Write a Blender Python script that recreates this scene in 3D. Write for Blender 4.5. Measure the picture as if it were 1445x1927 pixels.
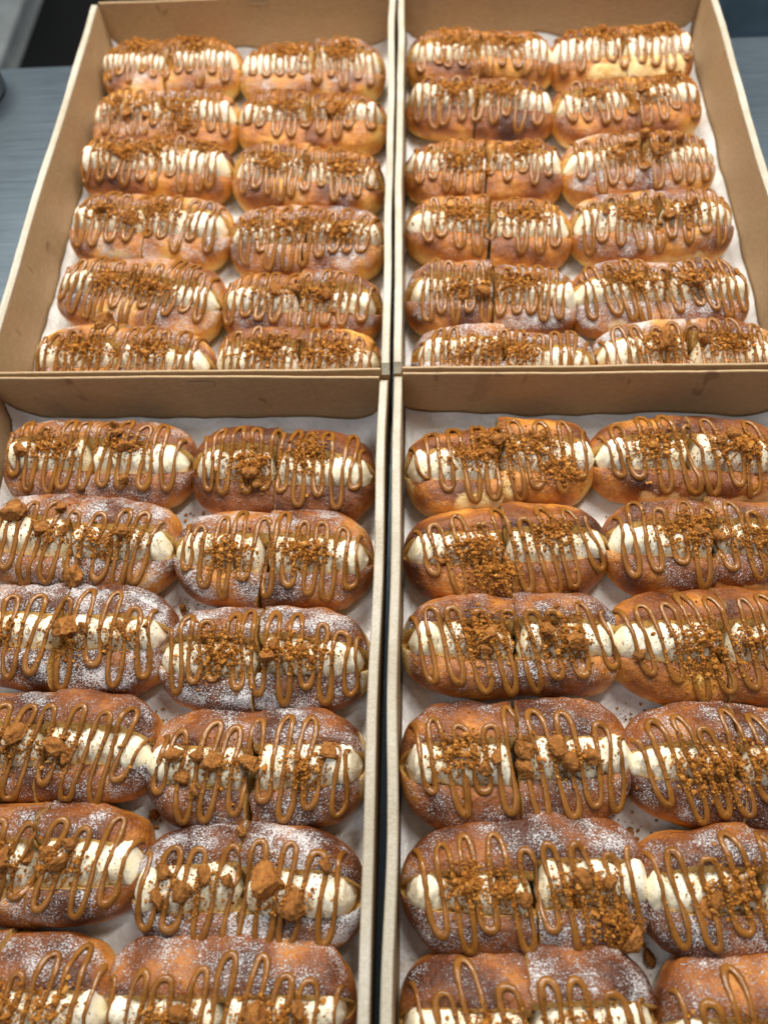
import bpy, math, random
import numpy as np
from mathutils import Vector, Matrix
from mathutils.bvhtree import BVHTree

for o in list(bpy.data.objects):
    bpy.data.objects.remove(o)
scene = bpy.context.scene
COL = scene.collection
MM = 0.001

# ------------------------------------------------------------------ camera
PITCH, YAW, ROLL = 1.1047, -0.1008, -0.0899
cam_pos = Vector((0.01153, -0.34134, 0.55207))
fw = Vector((math.sin(YAW) * math.cos(PITCH), math.cos(YAW) * math.cos(PITCH), -math.sin(PITCH)))
r0 = Vector((math.cos(YAW), -math.sin(YAW), 0))
u0 = r0.cross(fw)
rx = r0 * math.cos(ROLL) + u0 * math.sin(ROLL)
ux = -r0 * math.sin(ROLL) + u0 * math.cos(ROLL)
cd = bpy.data.cameras.new('camera')
cam = bpy.data.objects.new('camera', cd)
COL.objects.link(cam)
cam.matrix_world = Matrix(((rx.x, ux.x, -fw.x, cam_pos.x), (rx.y, ux.y, -fw.y, cam_pos.y),
                           (rx.z, ux.z, -fw.z, cam_pos.z), (0, 0, 0, 1)))
cd.sensor_fit = 'HORIZONTAL'
cd.sensor_width = 36.0
cd.lens = 36.0 * 1476.4 / 1445.0
cd.clip_start = 0.02
cd.clip_end = 50.0
cd.dof.use_dof = True
cd.dof.focus_distance = (Vector((0.0, -0.17, 0.04)) - cam_pos).dot(fw)
cd.dof.aperture_fstop = 5.8
scene.camera = cam

# ------------------------------------------------------------------ light
world = bpy.data.worlds.new('World')
scene.world = world
world.use_nodes = True
wb = world.node_tree.nodes['Background']
wb.inputs[0].default_value = (0.95, 0.97, 1.0, 1)
wb.inputs[1].default_value = 0.17


def ceiling_lamp(name, loc, target, sx, sy, power, col, label):
    ld = bpy.data.lights.new(name, 'AREA')
    ld.shape = 'RECTANGLE'
    ld.size, ld.size_y = sx, sy
    ld.energy = power
    ld.color = col
    o = bpy.data.objects.new(name, ld)
    COL.objects.link(o)
    o.location = loc
    d = Vector(target) - Vector(loc)
    o.rotation_euler = d.to_track_quat('-Z', 'Y').to_euler()
    return o


ceiling_lamp('ceiling_lamp', (-0.30, 0.88, 1.25), (-0.05, 0.2, 0), 0.95, 0.16, 31.0, (1.0, 0.95, 0.86), '')
ceiling_lamp('ceiling_lamp', (0.55, 0.50, 1.40), (0.1, 0.1, 0), 0.16, 1.0, 20.0, (1.0, 0.96, 0.9), '')
ceiling_lamp('ceiling_lamp', (-0.75, -0.75, 1.55), (-0.05, -0.1, 0), 0.7, 0.7, 5.5, (0.84, 0.93, 1.0), '')

vs = scene.view_settings
vs.view_transform = 'Standard'
vs.look = 'None'
vs.exposure = 0.0
vs.gamma = 1.0
vs.use_curve_mapping = False
scene.cycles.max_bounces = 6
scene.cycles.diffuse_bounces = 3
scene.cycles.glossy_bounces = 2

# ------------------------------------------------------------------ helpers


def lin(r, g, b):
    def f(c):
        c /= 255.0
        return c / 12.92 if c <= 0.04045 else ((c + 0.055) / 1.055) ** 2.4
    return (f(r), f(g), f(b), 1.0)


def add(ob, parent=None, label=None, cat=None, group=None, kind=None):
    if ob.name not in COL.objects:
        COL.objects.link(ob)
    if parent is not None:
        ob.parent = parent
    if label:
        ob['label'] = label
    if cat:
        ob['category'] = cat
    if group:
        ob['group'] = group
    if kind:
        ob['kind'] = kind
    return ob


def mesh_np(name, verts, faces, mats, midx=None, smooth=True, attrs=None, smooth_mask=None):
    """verts Nx3 in metres, faces list of index lists / arrays"""
    me = bpy.data.meshes.new(name)
    verts = np.asarray(verts, dtype=np.float32)
    if isinstance(faces, np.ndarray):
        n, k = faces.shape
        loops = faces.reshape(-1).astype(np.int32)
        starts = np.arange(0, n * k, k, dtype=np.int32)
    else:
        n = len(faces)
        lens = np.array([len(f) for f in faces], dtype=np.int32)
        loops = np.concatenate([np.asarray(f, dtype=np.int32) for f in faces])
        starts = np.concatenate([[0], np.cumsum(lens)[:-1]]).astype(np.int32)
    me.vertices.add(len(verts))
    me.vertices.foreach_set('co', verts.reshape(-1))
    me.loops.add(len(loops))
    me.loops.foreach_set('vertex_index', loops)
    me.polygons.add(n)
    me.polygons.foreach_set('loop_start', starts)
    for m in mats:
        me.materials.append(m)
    if midx is not None:
        me.polygons.foreach_set('material_index', np.asarray(midx, dtype=np.int32))
    me.update(calc_edges=True)
    me.validate()
    if smooth:
        sm = np.ones(n, dtype=bool) if smooth_mask is None else np.asarray(smooth_mask, dtype=bool)
    else:
        sm = np.zeros(n, dtype=bool)
    me.polygons.foreach_set('use_smooth', sm)
    if attrs:
        for k, v in attrs.items():
            a = me.attributes.new(k, 'FLOAT', 'POINT')
            a.data.foreach_set('value', np.asarray(v, dtype=np.float32))
    return me


def obj(name, me):
    return bpy.data.objects.new(name, me)


def noise_fn(rng, scale, octaves=2):
    """smooth band-limited noise built from random plane waves, about -1..1"""
    ks, ph, am = [], [], []
    for o in range(octaves):
        for i in range(7):
            d = rng.normal(size=3)
            d /= np.linalg.norm(d)
            ks.append(d * (2 * math.pi / scale) * (2 ** o) * rng.uniform(0.6, 1.3))
            ph.append(rng.uniform(0, 2 * math.pi))
            am.append(0.5 ** o)
    ks = np.array(ks)
    ph = np.array(ph)
    am = np.array(am)
    nrm = 1.0 / math.sqrt((am ** 2).sum() * 0.5) * 0.5

    def f(P):
        P = np.asarray(P)
        return (np.sin(P @ ks.T + ph) * am).sum(-1) * nrm
    return f


def sstep(a, b, x):
    t = np.clip((x - a) / (b - a), 0, 1)
    return t * t * (3 - 2 * t)


def catmull(pts, n):
    P = np.asarray(pts, dtype=float)
    P = np.vstack([2 * P[0] - P[1], P, 2 * P[-1] - P[-2]])
    seg = len(P) - 3
    # parametrise by chord length so samples are even
    L = np.concatenate([[0], np.cumsum(np.linalg.norm(np.diff(P[1:-1], axis=0), axis=1))])
    s = np.linspace(0, L[-1], n)
    out = []
    for v in s:
        i = min(np.searchsorted(L, v, side='right') - 1, seg - 1)
        t = (v - L[i]) / max(L[i + 1] - L[i], 1e-9)
        p0, p1, p2, p3 = P[i], P[i + 1], P[i + 2], P[i + 3]
        out.append(0.5 * ((2 * p1) + (-p0 + p2) * t + (2 * p0 - 5 * p1 + 4 * p2 - p3) * t * t
                          + (-p0 + 3 * p1 - 3 * p2 + p3) * t ** 3))
    return np.array(out)


# ------------------------------------------------------------------ materials
class NT:
    def __init__(self, name):
        self.m = bpy.data.materials.new(name)
        self.m.use_nodes = True
        self.t = self.m.node_tree
        self.b = self.t.nodes['Principled BSDF']
        self.out = self.t.nodes['Material Output']

    def n(self, typ, **kw):
        nd = self.t.nodes.new(typ)
        for k, v in kw.items():
            if k.startswith('i_'):
                key = k[2:]
                nd.inputs[int(key) if key.isdigit() else key].default_value = v
            else:
                setattr(nd, k, v)
        return nd

    def l(self, a, b):
        self.t.links.new(a, b)

    def coords(self, scale=(1, 1, 1), rand=True):
        tc = self.n('ShaderNodeTexCoord')
        mp = self.n('ShaderNodeMapping')
        mp.inputs['Scale'].default_value = scale
        self.l(tc.outputs['Object'], mp.inputs['Vector'])
        if rand:
            oi = self.n('ShaderNodeObjectInfo')
            ml = self.n('ShaderNodeMath', operation='MULTIPLY', i_1=7.3)
            self.l(oi.outputs['Random'], ml.inputs[0])
            cb = self.n('ShaderNodeCombineXYZ')
            self.l(ml.outputs[0], cb.inputs[0])
            self.l(ml.outputs[0], cb.inputs[1])
            self.l(cb.outputs[0], mp.inputs['Location'])
        return mp.outputs[0]

    def noise(self, vec, scale, detail=2.0, rough=0.5, dist=0.0):
        nd = self.n('ShaderNodeTexNoise')
        nd.inputs['Scale'].default_value = scale
        nd.inputs['Detail'].default_value = detail
        nd.inputs['Roughness'].default_value = rough
        nd.inputs['Distortion'].default_value = dist
        self.l(vec, nd.inputs['Vector'])
        return nd.outputs['Fac']

    def math(self, op, a, b=None, c=None, clamp=False):
        nd = self.n('ShaderNodeMath', operation=op)
        nd.use_clamp = clamp
        for i, v in enumerate((a, b, c)):
            if v is None:
                continue
            if isinstance(v, (int, float)):
                nd.inputs[i].default_value = v
            else:
                self.l(v, nd.inputs[i])
        return nd.outputs[0]

    def ramp(self, fac, stops):
        nd = self.n('ShaderNodeValToRGB')
        cr = nd.color_ramp
        while len(cr.elements) < len(stops):
            cr.elements.new(0.5)
        for e, (p, c) in zip(cr.elements, stops):
            e.position = p
            e.color = c
        self.l(fac, nd.inputs[0])
        return nd.outputs[0]

    def mix(self, fac, a, b, mode='MIX'):
        nd = self.n('ShaderNodeMix', data_type='RGBA', blend_type=mode)
        for key, v in ((0, fac), (6, a), (7, b)):
            if isinstance(v, (int, float)):
                nd.inputs[key].default_value = v
            elif isinstance(v, tuple):
                nd.inputs[key].default_value = v
            else:
                self.l(v, nd.inputs[key])
        return nd.outputs[2]

    def smooth(self, v, a, b):
        nd = self.n('ShaderNodeMapRange', interpolation_type='SMOOTHSTEP')
        self.l(v, nd.inputs[0])
        for i, q in ((1, a), (2, b)):
            if isinstance(q, (int, float)):
                nd.inputs[i].default_value = q
            else:
                self.l(q, nd.inputs[i])
        return nd.outputs[0]

    def attr(self, name):
        return self.n('ShaderNodeAttribute', attribute_name=name).outputs['Fac']

    def bump(self, h, dist, strength=1.0, normal=None):
        nd = self.n('ShaderNodeBump')
        nd.inputs['Strength'].default_value = strength
        nd.inputs['Distance'].default_value = dist
        self.l(h, nd.inputs['Height'])
        if normal is not None:
            self.l(normal, nd.inputs['Normal'])
        return nd.outputs[0]

    def set(self, **kw):
        for k, v in kw.items():
            key = k.replace('_', ' ')
            if isinstance(v, (int, float, tuple)):
                self.b.inputs[key].default_value = v
            else:
                self.l(v, self.b.inputs[key])
        return self


def mat_crust():
    t = NT('baked_crust')
    v = t.coords()
    n1 = t.noise(v, 55, 4, 0.6)
    n2 = t.noise(v, 320, 3, 0.6)
    bake = t.attr('bake')
    k = t.math('ADD', bake, t.math('MULTIPLY', t.math('SUBTRACT', n1, 0.5), 0.75))
    k = t.math('ADD', k, t.math('MULTIPLY', t.math('SUBTRACT', n2, 0.5), 0.45))
    col = t.ramp(k, [(0.0, lin(240, 196, 108)), (0.20, lin(220, 156, 66)), (0.42, lin(192, 120, 45)),
                     (0.66, lin(142, 79, 30)), (1.0, lin(80, 38, 15))])
    pale = t.smooth(t.math('ADD', t.attr('pale'), t.math('MULTIPLY', t.math('SUBTRACT', t.noise(v, 190, 5, 0.7), 0.5), 1.1)), 0.25, 0.75)
    palec = t.ramp(t.noise(v, 120, 3), [(0.3, lin(240, 216, 160)), (0.7, lin(226, 178, 96))])
    col = t.mix(pale, col, palec)
    # icing sugar: fine specks, denser where more fell
    fine = t.noise(v, 1050, 2, 0.7)
    mid = t.noise(v, 170, 3, 0.6)
    s = t.math('ADD', t.math('MULTIPLY', fine, 1.05), t.math('MULTIPLY', mid, 0.25))
    s = t.math('SUBTRACT', s, 0.15)
    thr = t.math('SUBTRACT', 0.735, t.math('MULTIPLY', t.attr('sugar'), 0.37))
    sug = t.smooth(s, t.math('SUBTRACT', thr, 0.02), t.math('ADD', thr, 0.10))
    sug = t.math('MULTIPLY', sug, 0.80)
    col = t.mix(sug, col, lin(236, 236, 238))
    t.l(col, t.b.inputs['Base Color'])
    wr = t.noise(v, 120, 5, 0.6)
    nrm = t.bump(wr, 0.004, 0.6)
    nrm = t.bump(t.noise(v, 380, 4, 0.7), 0.0016, 0.5, nrm)
    nrm = t.bump(fine, 0.0008, 0.6, nrm)
    nrm = t.bump(sug, 0.0006, 0.7, nrm)
    rough = t.math('ADD', 0.33, t.math('MULTIPLY', sug, 0.5))
    rough = t.math('ADD', rough, t.math('MULTIPLY', pale, 0.3))
    t.set(Normal=nrm, Roughness=rough, Specular_IOR_Level=0.5)
    return t.m


def mat_crumb():
    t = NT('bread_crumb')
    v = t.coords()
    n = t.noise(v, 260, 5, 0.7)
    n2 = t.noise(v, 60, 3, 0.6)
    col = t.ramp(t.math('ADD', t.math('MULTIPLY', n, 0.6), t.math('MULTIPLY', n2, 0.4)),
                 [(0.25, lin(196, 132, 56)), (0.42, lin(230, 174, 88)), (0.6, lin(244, 206, 130)), (0.85, lin(248, 230, 184))])
    vor = t.n('ShaderNodeTexVoronoi')
    vor.inputs['Scale'].default_value = 520
    t.l(v, vor.inputs['Vector'])
    nrm = t.bump(n, 0.003, 0.8)
    nrm = t.bump(vor.outputs['Distance'], 0.0015, 0.6, nrm)
    t.set(Base_Color=col, Normal=nrm, Roughness=0.85)
    return t.m


def mat_cream():
    t = NT('whipped_cream')
    v = t.coords()
    n = t.noise(v, 70, 3, 0.5)
    col = t.ramp(n, [(0.3, lin(250, 236, 196)), (0.6, lin(254, 246, 222))])
    f = t.noise(v, 700, 3, 0.6)
    f2 = t.noise(v, 170, 3, 0.6)
    nrm = t.bump(f2, 0.0016, 0.5, t.bump(f, 0.0006, 0.35))
    t.set(Base_Color=col, Normal=nrm, Roughness=0.42)
    return t.m


def mat_caramel():
    t = NT('caramel_sauce')
    v = t.coords()
    n = t.noise(v, 90, 3, 0.5)
    col = t.ramp(n, [(0.3, lin(124, 77, 26)), (0.7, lin(150, 98, 38))])
    nrm = t.bump(t.noise(v, 260, 2, 0.5), 0.0012, 0.35)
    t.set(Base_Color=col, Normal=nrm, Roughness=0.26, Specular_IOR_Level=0.5)
    return t.m


def mat_biscuit(name, tint=True):
    t = NT(name)
    g = 1.0 if tint else 6.0
    v = t.coords((g, g, g))
    n = t.noise(v, 420, 4, 0.7)
    k = n
    if tint:
        k = t.math('ADD', t.math('MULTIPLY', n, 0.5), t.math('MULTIPLY', t.attr('tint'), 0.5))
    stops = ([(0.2, lin(134, 79, 24)), (0.42, lin(176, 108, 36)), (0.6, lin(202, 134, 52)), (0.85, lin(226, 168, 90))] if tint else
             [(0.25, lin(104, 62, 24)), (0.42, lin(150, 94, 40)), (0.58, lin(176, 116, 54)), (0.8, lin(208, 156, 92))])
    col = t.ramp(k, stops)
    f = t.noise(v, 900, 4, 0.75)
    nrm = t.bump(n, 0.0035, 0.6)
    nrm = t.bump(f, 0.0015, 0.7, nrm)
    t.set(Base_Color=col, Normal=nrm, Roughness=0.8, Specular_IOR_Level=0.3)
    return t.m


def mat_kraft(name, base=(168, 139, 102), hi=(186, 160, 123), rough=0.62, fibre=(60, 60, 160), spots=True):
    t = NT(name)
    v = t.coords(fibre)
    v2 = t.coords((1, 1, 1))
    n = t.noise(v, 3.0, 5, 0.7)
    sp = t.noise(v2, 520, 3, 0.7)
    k = t.math('ADD', t.math('MULTIPLY', n, 0.6), t.math('MULTIPLY', sp, 0.4))
    lo = tuple(int(c * 0.91) for c in base)
    col = t.ramp(k, [(0.3, lin(*lo)), (0.5, lin(*base)), (0.7, lin(*hi))])
    if spots:
        big = t.smooth(t.noise(t.coords((1, 1, 0.6)), 16, 3, 0.55, 0.4), 0.63, 0.70)
        col = t.mix(t.math('MULTIPLY', big, 0.2), col, lin(104, 70, 34))
        dk = t.smooth(t.noise(t.coords((1, 1, 0.45)), 62, 2, 0.5, 0.8), 0.69, 0.75)
        col = t.mix(t.math('MULTIPLY', dk, 0.42), col, lin(92, 58, 26))
    nrm = t.bump(k, 0.0007, 0.35)
    nrm = t.bump(t.noise(v2, 14, 2, 0.5), 0.006, 0.3, nrm)
    t.set(Base_Color=col, Normal=nrm, Roughness=rough, Specular_IOR_Level=0.4)
    return t.m


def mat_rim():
    t = NT('creased_fold_painted_sheen')
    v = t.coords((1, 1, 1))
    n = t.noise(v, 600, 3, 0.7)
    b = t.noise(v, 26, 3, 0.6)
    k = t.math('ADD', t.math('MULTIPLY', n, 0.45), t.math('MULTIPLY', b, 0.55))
    col = t.ramp(k, [(0.3, lin(156, 144, 120)), (0.5, lin(182, 173, 154)), (0.72, lin(206, 200, 188))])  # board paled by the crease, with overhead sheen also put into the colour
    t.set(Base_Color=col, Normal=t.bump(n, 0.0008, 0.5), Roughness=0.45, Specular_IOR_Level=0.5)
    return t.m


def mat_paper():
    t = NT('wax_paper')
    v = t.coords((1, 1, 1))
    n = t.noise(v, 30, 4, 0.6)
    col = t.ramp(n, [(0.3, lin(214, 212, 210)), (0.7, lin(234, 233, 231))])
    g = t.smooth(t.noise(v, 900, 2, 0.6), 0.70, 0.76)
    col = t.mix(t.math('MULTIPLY', g, 0.35), col, lin(168, 110, 60))
    gr = t.smooth(t.noise(v, 38, 3, 0.55, 0.5), 0.60, 0.68)
    col = t.mix(t.math('MULTIPLY', gr, 0.45), col, lin(196, 172, 140))
    nrm = t.bump(n, 0.010, 0.6)
    nrm = t.bump(t.noise(v, 420, 3, 0.6), 0.0008, 0.4, nrm)
    t.set(Base_Color=col, Normal=nrm, Roughness=0.38, Specular_IOR_Level=0.5)
    return t.m


def mat_steel():
    t = NT('brushed_steel')
    v = t.coords((4, 160, 4))
    n = t.noise(v, 3.0, 4, 0.7)
    sm = t.noise(t.coords((1, 1, 1)), 9, 4, 0.6)
    col = t.ramp(t.math('ADD', t.math('MULTIPLY', n, 0.5), t.math('MULTIPLY', sm, 0.5)),
                 [(0.3, lin(96, 110, 120)), (0.7, lin(126, 141, 152))])
    t.set(Base_Color=col, Metallic=0.9, Roughness=t.math('ADD', 0.3, t.math('MULTIPLY', n, 0.2)),
          Normal=t.bump(n, 0.0006, 0.25))
    return t.m


def mat_plain(name, c, rough=0.5, metal=0.0, var=0.25, scale=12):
    t = NT(name)
    v = t.coords((1, 1, 1))
    n = t.noise(v, scale, 4, 0.6)
    base = lin(*c)
    d = tuple(x * (1 - var) for x in base[:3]) + (1,)
    h = tuple(min(1, x * (1 + var)) for x in base[:3]) + (1,)
    t.set(Base_Color=t.ramp(n, [(0.3, d), (0.7, h)]), Roughness=rough, Metallic=metal)
    return t.m


M = dict(crust=mat_crust(), crumb=mat_crumb(), cream=mat_cream(), caramel=mat_caramel(),
         fine=mat_biscuit('biscuit_fines'), chunk=mat_biscuit('biscuit_piece', False),
         kraft_side=mat_kraft('kraft_board_side', fibre=(60, 60, 150)),
         kraft_end=mat_kraft('kraft_board_end', base=(172, 143, 106), fibre=(50, 50, 150)),
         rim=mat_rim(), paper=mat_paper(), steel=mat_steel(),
         dark=mat_plain('dark_tile', (13, 14, 16), 0.6), black=mat_plain('black_plastic', (14, 15, 17), 0.4),
         pale=mat_plain('pale_grey_plastic', (185, 194, 196), 0.5), blue=mat_plain('blue_grey_steel', (92, 116, 134), 0.45, 0.3))

# ------------------------------------------------------------------ setting
def box_mesh(name, x0, x1, y0, y1, z0, z1, mat, bev=0.0):
    import bmesh
    bm = bmesh.new()
    bmesh.ops.create_cube(bm, size=1)
    for v in bm.verts:
        v.co = Vector((x0 + (v.co.x + .5) * (x1 - x0), y0 + (v.co.y + .5) * (y1 - y0), z0 + (v.co.z + .5) * (z1 - z0)))
    if bev:
        bmesh.ops.bevel(bm, geom=list(bm.edges), offset=bev, segments=3, affect='EDGES', profile=0.5)
    me = bpy.data.meshes.new(name)
    bm.to_mesh(me)
    bm.free()
    me.materials.append(mat)
    return me


fl = obj('floor', box_mesh('floor', -5, 5, -3, 7, -0.95, -0.9, M['dark']))
add(fl, kind='structure')

bench = add(obj('steel_bench', None), label='brushed steel workbench under the four cardboard boxes', cat='workbench')
bench.location = (-0.036, 0.516, -0.0034)
bench.rotation_euler = (0, 0, math.radians(1.45))
add(obj('bench_top', box_mesh('bench_top', -1.0, 1.0, -1.6, 0.0, -0.035, 0.0, M['steel'], 0.004)), bench)
for lx in (-0.9, 0.9):
    for ly in (-1.5, -0.12):
        add(obj('leg', box_mesh('leg', lx - .02, lx + .02, ly - .02, ly + .02, -0.8966, -0.0352, M['steel'], 0.004)), bench)

# black lidded tub, only its edge is in view
def lathe(name, prof, mat, n=40):
    V, F = [], []
    for r, z in prof:
        for i in range(n):
            a = 2 * math.pi * i / n
            V.append((r * math.cos(a), r * math.sin(a), z))
    for j in range(len(prof) - 1):
        for i in range(n):
            F.append([j * n + i, j * n + (i + 1) % n, (j + 1) * n + (i + 1) % n, (j + 1) * n + i])
    F.append([(len(prof) - 1) * n + i for i in range(n)])
    F.append([n - 1 - i for i in range(n)])
    return mesh_np(name, V, F, [mat], smooth=True)


tub = add(obj('black_tub', None), label='black round tub at the left edge behind the far left box', cat='tub')
tub.location = (-0.489, 0.458, -0.0034)
add(obj('body', lathe('body', [(.036, .0005), (.040, .004), (.042, .05), (.042, .052)], M['black'])), tub)
add(obj('lid', lathe('lid', [(.0445, .0525), (.0455, .054), (.0455, .062), (.043, .065), (.02, .0655), (.004, .066)], M['black'])), tub)

crate = add(obj('floor_crate', None), label='low pale grey crate on the dark floor beyond the bench', cat='crate')
crate.location = (-1.44, 1.90, -0.9)
for nm, d in (('base', (-.26, .26, -.4, .4, 0.001, .02)), ('side_panel', (-.26, -.23, -.4, .4, .0205, .075)), ('side_panel', (.23, .26, -.4, .4, .0205, .075)),
              ('end_panel', (-.2295, .2295, -.4, -.37, .0205, .075)), ('end_panel', (-.2295, .2295, .37, .4, .0205, .075))):
    add(obj(nm, box_mesh(nm, *d, M['pale'], 0.004)), crate)
add(obj('lid', box_mesh('lid', -.275, .275, -.415, .415, .0755, .10, M['pale'], 0.008)), crate)

cab = add(obj('steel_cabinet', None), label='blurred blue-grey steel cabinet beyond the right bench edge', cat='cabinet')
cab.location = (0.70, 1.9, -0.9)
add(obj('cabinet_body', box_mesh('cabinet_body', -.35, .22, -.3, .5, 0.05, .40, M['blue'], 0.006)), cab)
add(obj('plinth', box_mesh('plinth', -.33, .20, -.26, .48, 0.0005, .0495, M['black'], 0.004)), cab)
add(obj('door', box_mesh('door', -.34, .21, -.318, -.3005, .06, .39, M['blue'], 0.004)), cab)

# ------------------------------------------------------------------ cardboard boxes
W, H = 310.0, 63.0
BOXES = {  # inner back-left corner (mm), turn (rad), inner length
    'far left': (-329.7, 508.4, 0.00345, 481.0),
    'far right': (-4.3, 515.0, 0.00445, 485.5),
    'near left': (-329.0, 20.45, -0.0068, 484.0),
    'near right': (-1.57, 21.65, -0.00106, 484.0)}


def side_wall(L, sgn, rng):
    """rolled-over double wall; inner face at x=0 (sgn=-1: wall lies to -x)"""
    T = 6.5
    ys = np.concatenate([[-L - 2.4, -L + 4.0], np.linspace(-L + 12, -12, 40), [-4.0, 2.4]])
    nf = noise_fn(rng, 170, 2)
    fine = noise_fn(rng, 26, 2)
    V, F, mi = [], [], []
    for y in ys:
        e = 1 if (y <= -L + 3 or y >= -3) else 0
        top = H - (6.5 if e else 0.0)
        bow = 0.9 * nf(np.array([y, 0, sgn * 40.0])) * sstep(0, 60, min(-y, y + L))
        rag = 0.25 * fine(np.array([y, 9.0, sgn * 40.0]))
        prof = [(0, 0.0), (0, top * .5), (0, top - 1.3), (0.35, top - .45), (1.0, top), (3.1, top + 0.12 - .35), (T - 1.0, top), (T - .35, top - .45), (T, top - 1.3), (T, top * .5), (T, -3.0), (0.0, -3.0)]
        for (px, pz) in prof:
            k = max(pz, 0) / H
            V.append((sgn * (px + (rag if pz > top - 1 else 0)) + bow * k, y, pz))
    n = 12
    for j in range(len(ys) - 1):
        for i in range(n):
            a = [j * n + i, j * n + (i + 1) % n, (j + 1) * n + (i + 1) % n, (j + 1) * n + i]
            F.append(a if sgn < 0 else a[::-1])
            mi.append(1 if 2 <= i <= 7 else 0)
    c0 = list(range(n))
    c1 = [(len(ys) - 1) * n + i for i in range(n)]
    F.append(c0[::-1] if sgn < 0 else c0)
    F.append(c1 if sgn < 0 else c1[::-1])
    mi += [0, 0]
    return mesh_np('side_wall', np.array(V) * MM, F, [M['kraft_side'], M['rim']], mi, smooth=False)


def end_wall(rng, front):
    """single board, inner face at y=0, lies to +y (back) or -y (front)"""
    T = 2.4
    s = -1 if front else 1
    xs = np.linspace(0.5, W - 0.5, 44)
    nf = noise_fn(rng, 150, 2)
    fine = noise_fn(rng, 14, 2)
    V, F, mi = [], [], []
    for x in xs:
        bow = 0.8 * nf(np.array([x, 3.0, 0])) * sstep(0, 60, min(x, W - x))
        top = H - 0.6 + 0.22 * fine(np.array([x, 0, 0]))
        for (py, pz) in [(0, 0), (0, top * .5), (0, top - .6), (.5, top), (T - .5, top), (T, top - .6), (T, top * .5), (T, -3.0), (0, -3.0)]:
            V.append((x, s * py + bow * max(pz, 0) / H, pz))
    n = 9
    for j in range(len(xs) - 1):
        for i in range(n):
            a = [j * n + i, j * n + (i + 1) % n, (j + 1) * n + (i + 1) % n, (j + 1) * n + i]
            F.append(a if s > 0 else a[::-1])
            mi.append(0)
    c0 = list(range(n))
    c1 = [(len(xs) - 1) * n + i for i in range(n)]
    F += [c0[::-1], c1]
    mi += [0, 0]
    return mesh_np('end_wall', np.array(V) * MM, F, [M['kraft_end'], M['rim']], mi, smooth=False)


def lock_tab():
    """rounded tongue pushed through a slit: thin proud outline and plate"""
    V, F = [], []
    def ring(hw, hh, y):
        out = []
        for k in range(28):
            a = 2 * math.pi * k / 28
            cx, sz = math.cos(a), math.sin(a)
            out.append(((hw - hh) * (1 if cx > 0 else -1) + hh * cx, y, hh * sz))
        return out
    rings = [ring(10.5, 1.9, 0.02), ring(10.5, 1.9, -0.55), ring(10.0, 1.45, -0.6), ring(9.9, 1.3, -0.15), ring(9.0, 0.6, -0.1)]
    for r in rings:
        V += r
    for j in range(len(rings) - 1):
        for i in range(28):
            F.append([j * 28 + i, (j + 1) * 28 + i, (j + 1) * 28 + (i + 1) % 28, j * 28 + (i + 1) % 28])
    F.append([(len(rings) - 1) * 28 + i for i in range(28)][::-1])
    return mesh_np('lock_tab', np.array(V) * MM, F, [M['kraft_end']], smooth=False)


def liner_mesh(L, rng):
    """wax paper laid in the box, edges riding a little up the walls"""
    nx, ny = 56, 84
    nf = noise_fn(rng, 95, 2)
    ne = noise_fn(rng, 55, 2)
    X = np.linspace(0, 1, nx)
    Y = np.linspace(0, 1, ny)
    V = []
    for y in Y:
        for x in X:
            px, py = 1.6 + x * (W - 3.2), -1.6 - y * (L - 3.2)
            dxl, dyb = min(px, W - px), min(-py, L + py)
            e = 0.5 + 0.5 * ne(np.array([px, py, 0]))
            z = 1.0 + 0.45 * nf(np.array([px, py, 0]))
            hb = (3.5 + 8.0 * e)
            z += hb * max(0, 1 - (dyb - 1.6) / 7.0) ** 2
            z += (1.5 + 4.0 * e) * max(0, 1 - (dxl - 1.6) / 5.0) ** 2
            cd_ = math.hypot(dxl, dyb)
            z += 13.0 * max(0, 1 - cd_ / 26.0) ** 1.5
            V.append((px, py, max(z, 0.35)))
    F = np.array([[j * nx + i, (j + 1) * nx + i, (j + 1) * nx + i + 1, j * nx + i + 1] for j in range(ny - 1) for i in range(nx - 1)])
    return mesh_np('paper_liner', np.array(V) * MM, F, [M['paper']])


for bi, (bn, (bx, by, bt, L)) in enumerate(BOXES.items()):
    rng = np.random.default_rng(100 + bi)
    root = add(obj('cardboard_box', None), label=f'open brown cardboard box, {bn} one of four, holding twelve buns', cat='box', group='open cardboard boxes of buns')
    root.location = (bx * MM, by * MM, 0)
    root.rotation_euler = (0, 0, bt)
    add(obj('base_panel', box_mesh('base_panel', 0.0003, (W - .3) * MM, -(L - .3) * MM, -0.0003, -0.003, -0.0002, M['kraft_end'])), root)
    o = add(obj('side_wall', side_wall(L, -1, rng)), root)
    o = add(obj('side_wall', side_wall(L, 1, rng)), root)
    o.location.x = W * MM
    o = add(obj('end_wall', end_wall(rng, False)), root)
    tab = add(obj('lock_tab', lock_tab()), o)
    tab.location = ((170 if 'left' in bn else 160) * MM, 0.00005, (H - 7.5) * MM)
    o = add(obj('end_wall', end_wall(rng, True)), root)
    o.location.y = -L * MM
    p = obj('paper_liner', liner_mesh(L, rng))
    p.location = root.location
    p.rotation_euler = root.rotation_euler
    add(p, label=f'white wax paper liner under the buns in the {bn} box', cat='paper', group='wax paper liners')
    sd = p.modifiers.new('thickness', 'SOLIDIFY')
    sd.thickness = 0.0002

# ------------------------------------------------------------------ biscuit pieces
def ico(sub):
    import bmesh
    bm = bmesh.new()
    bmesh.ops.create_icosphere(bm, subdivisions=sub, radius=1.0)
    V = np.array([v.co[:] for v in bm.verts])
    F = np.array([[v.index for v in f.verts] for f in bm.faces])
    bm.free()
    return V, F


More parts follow.
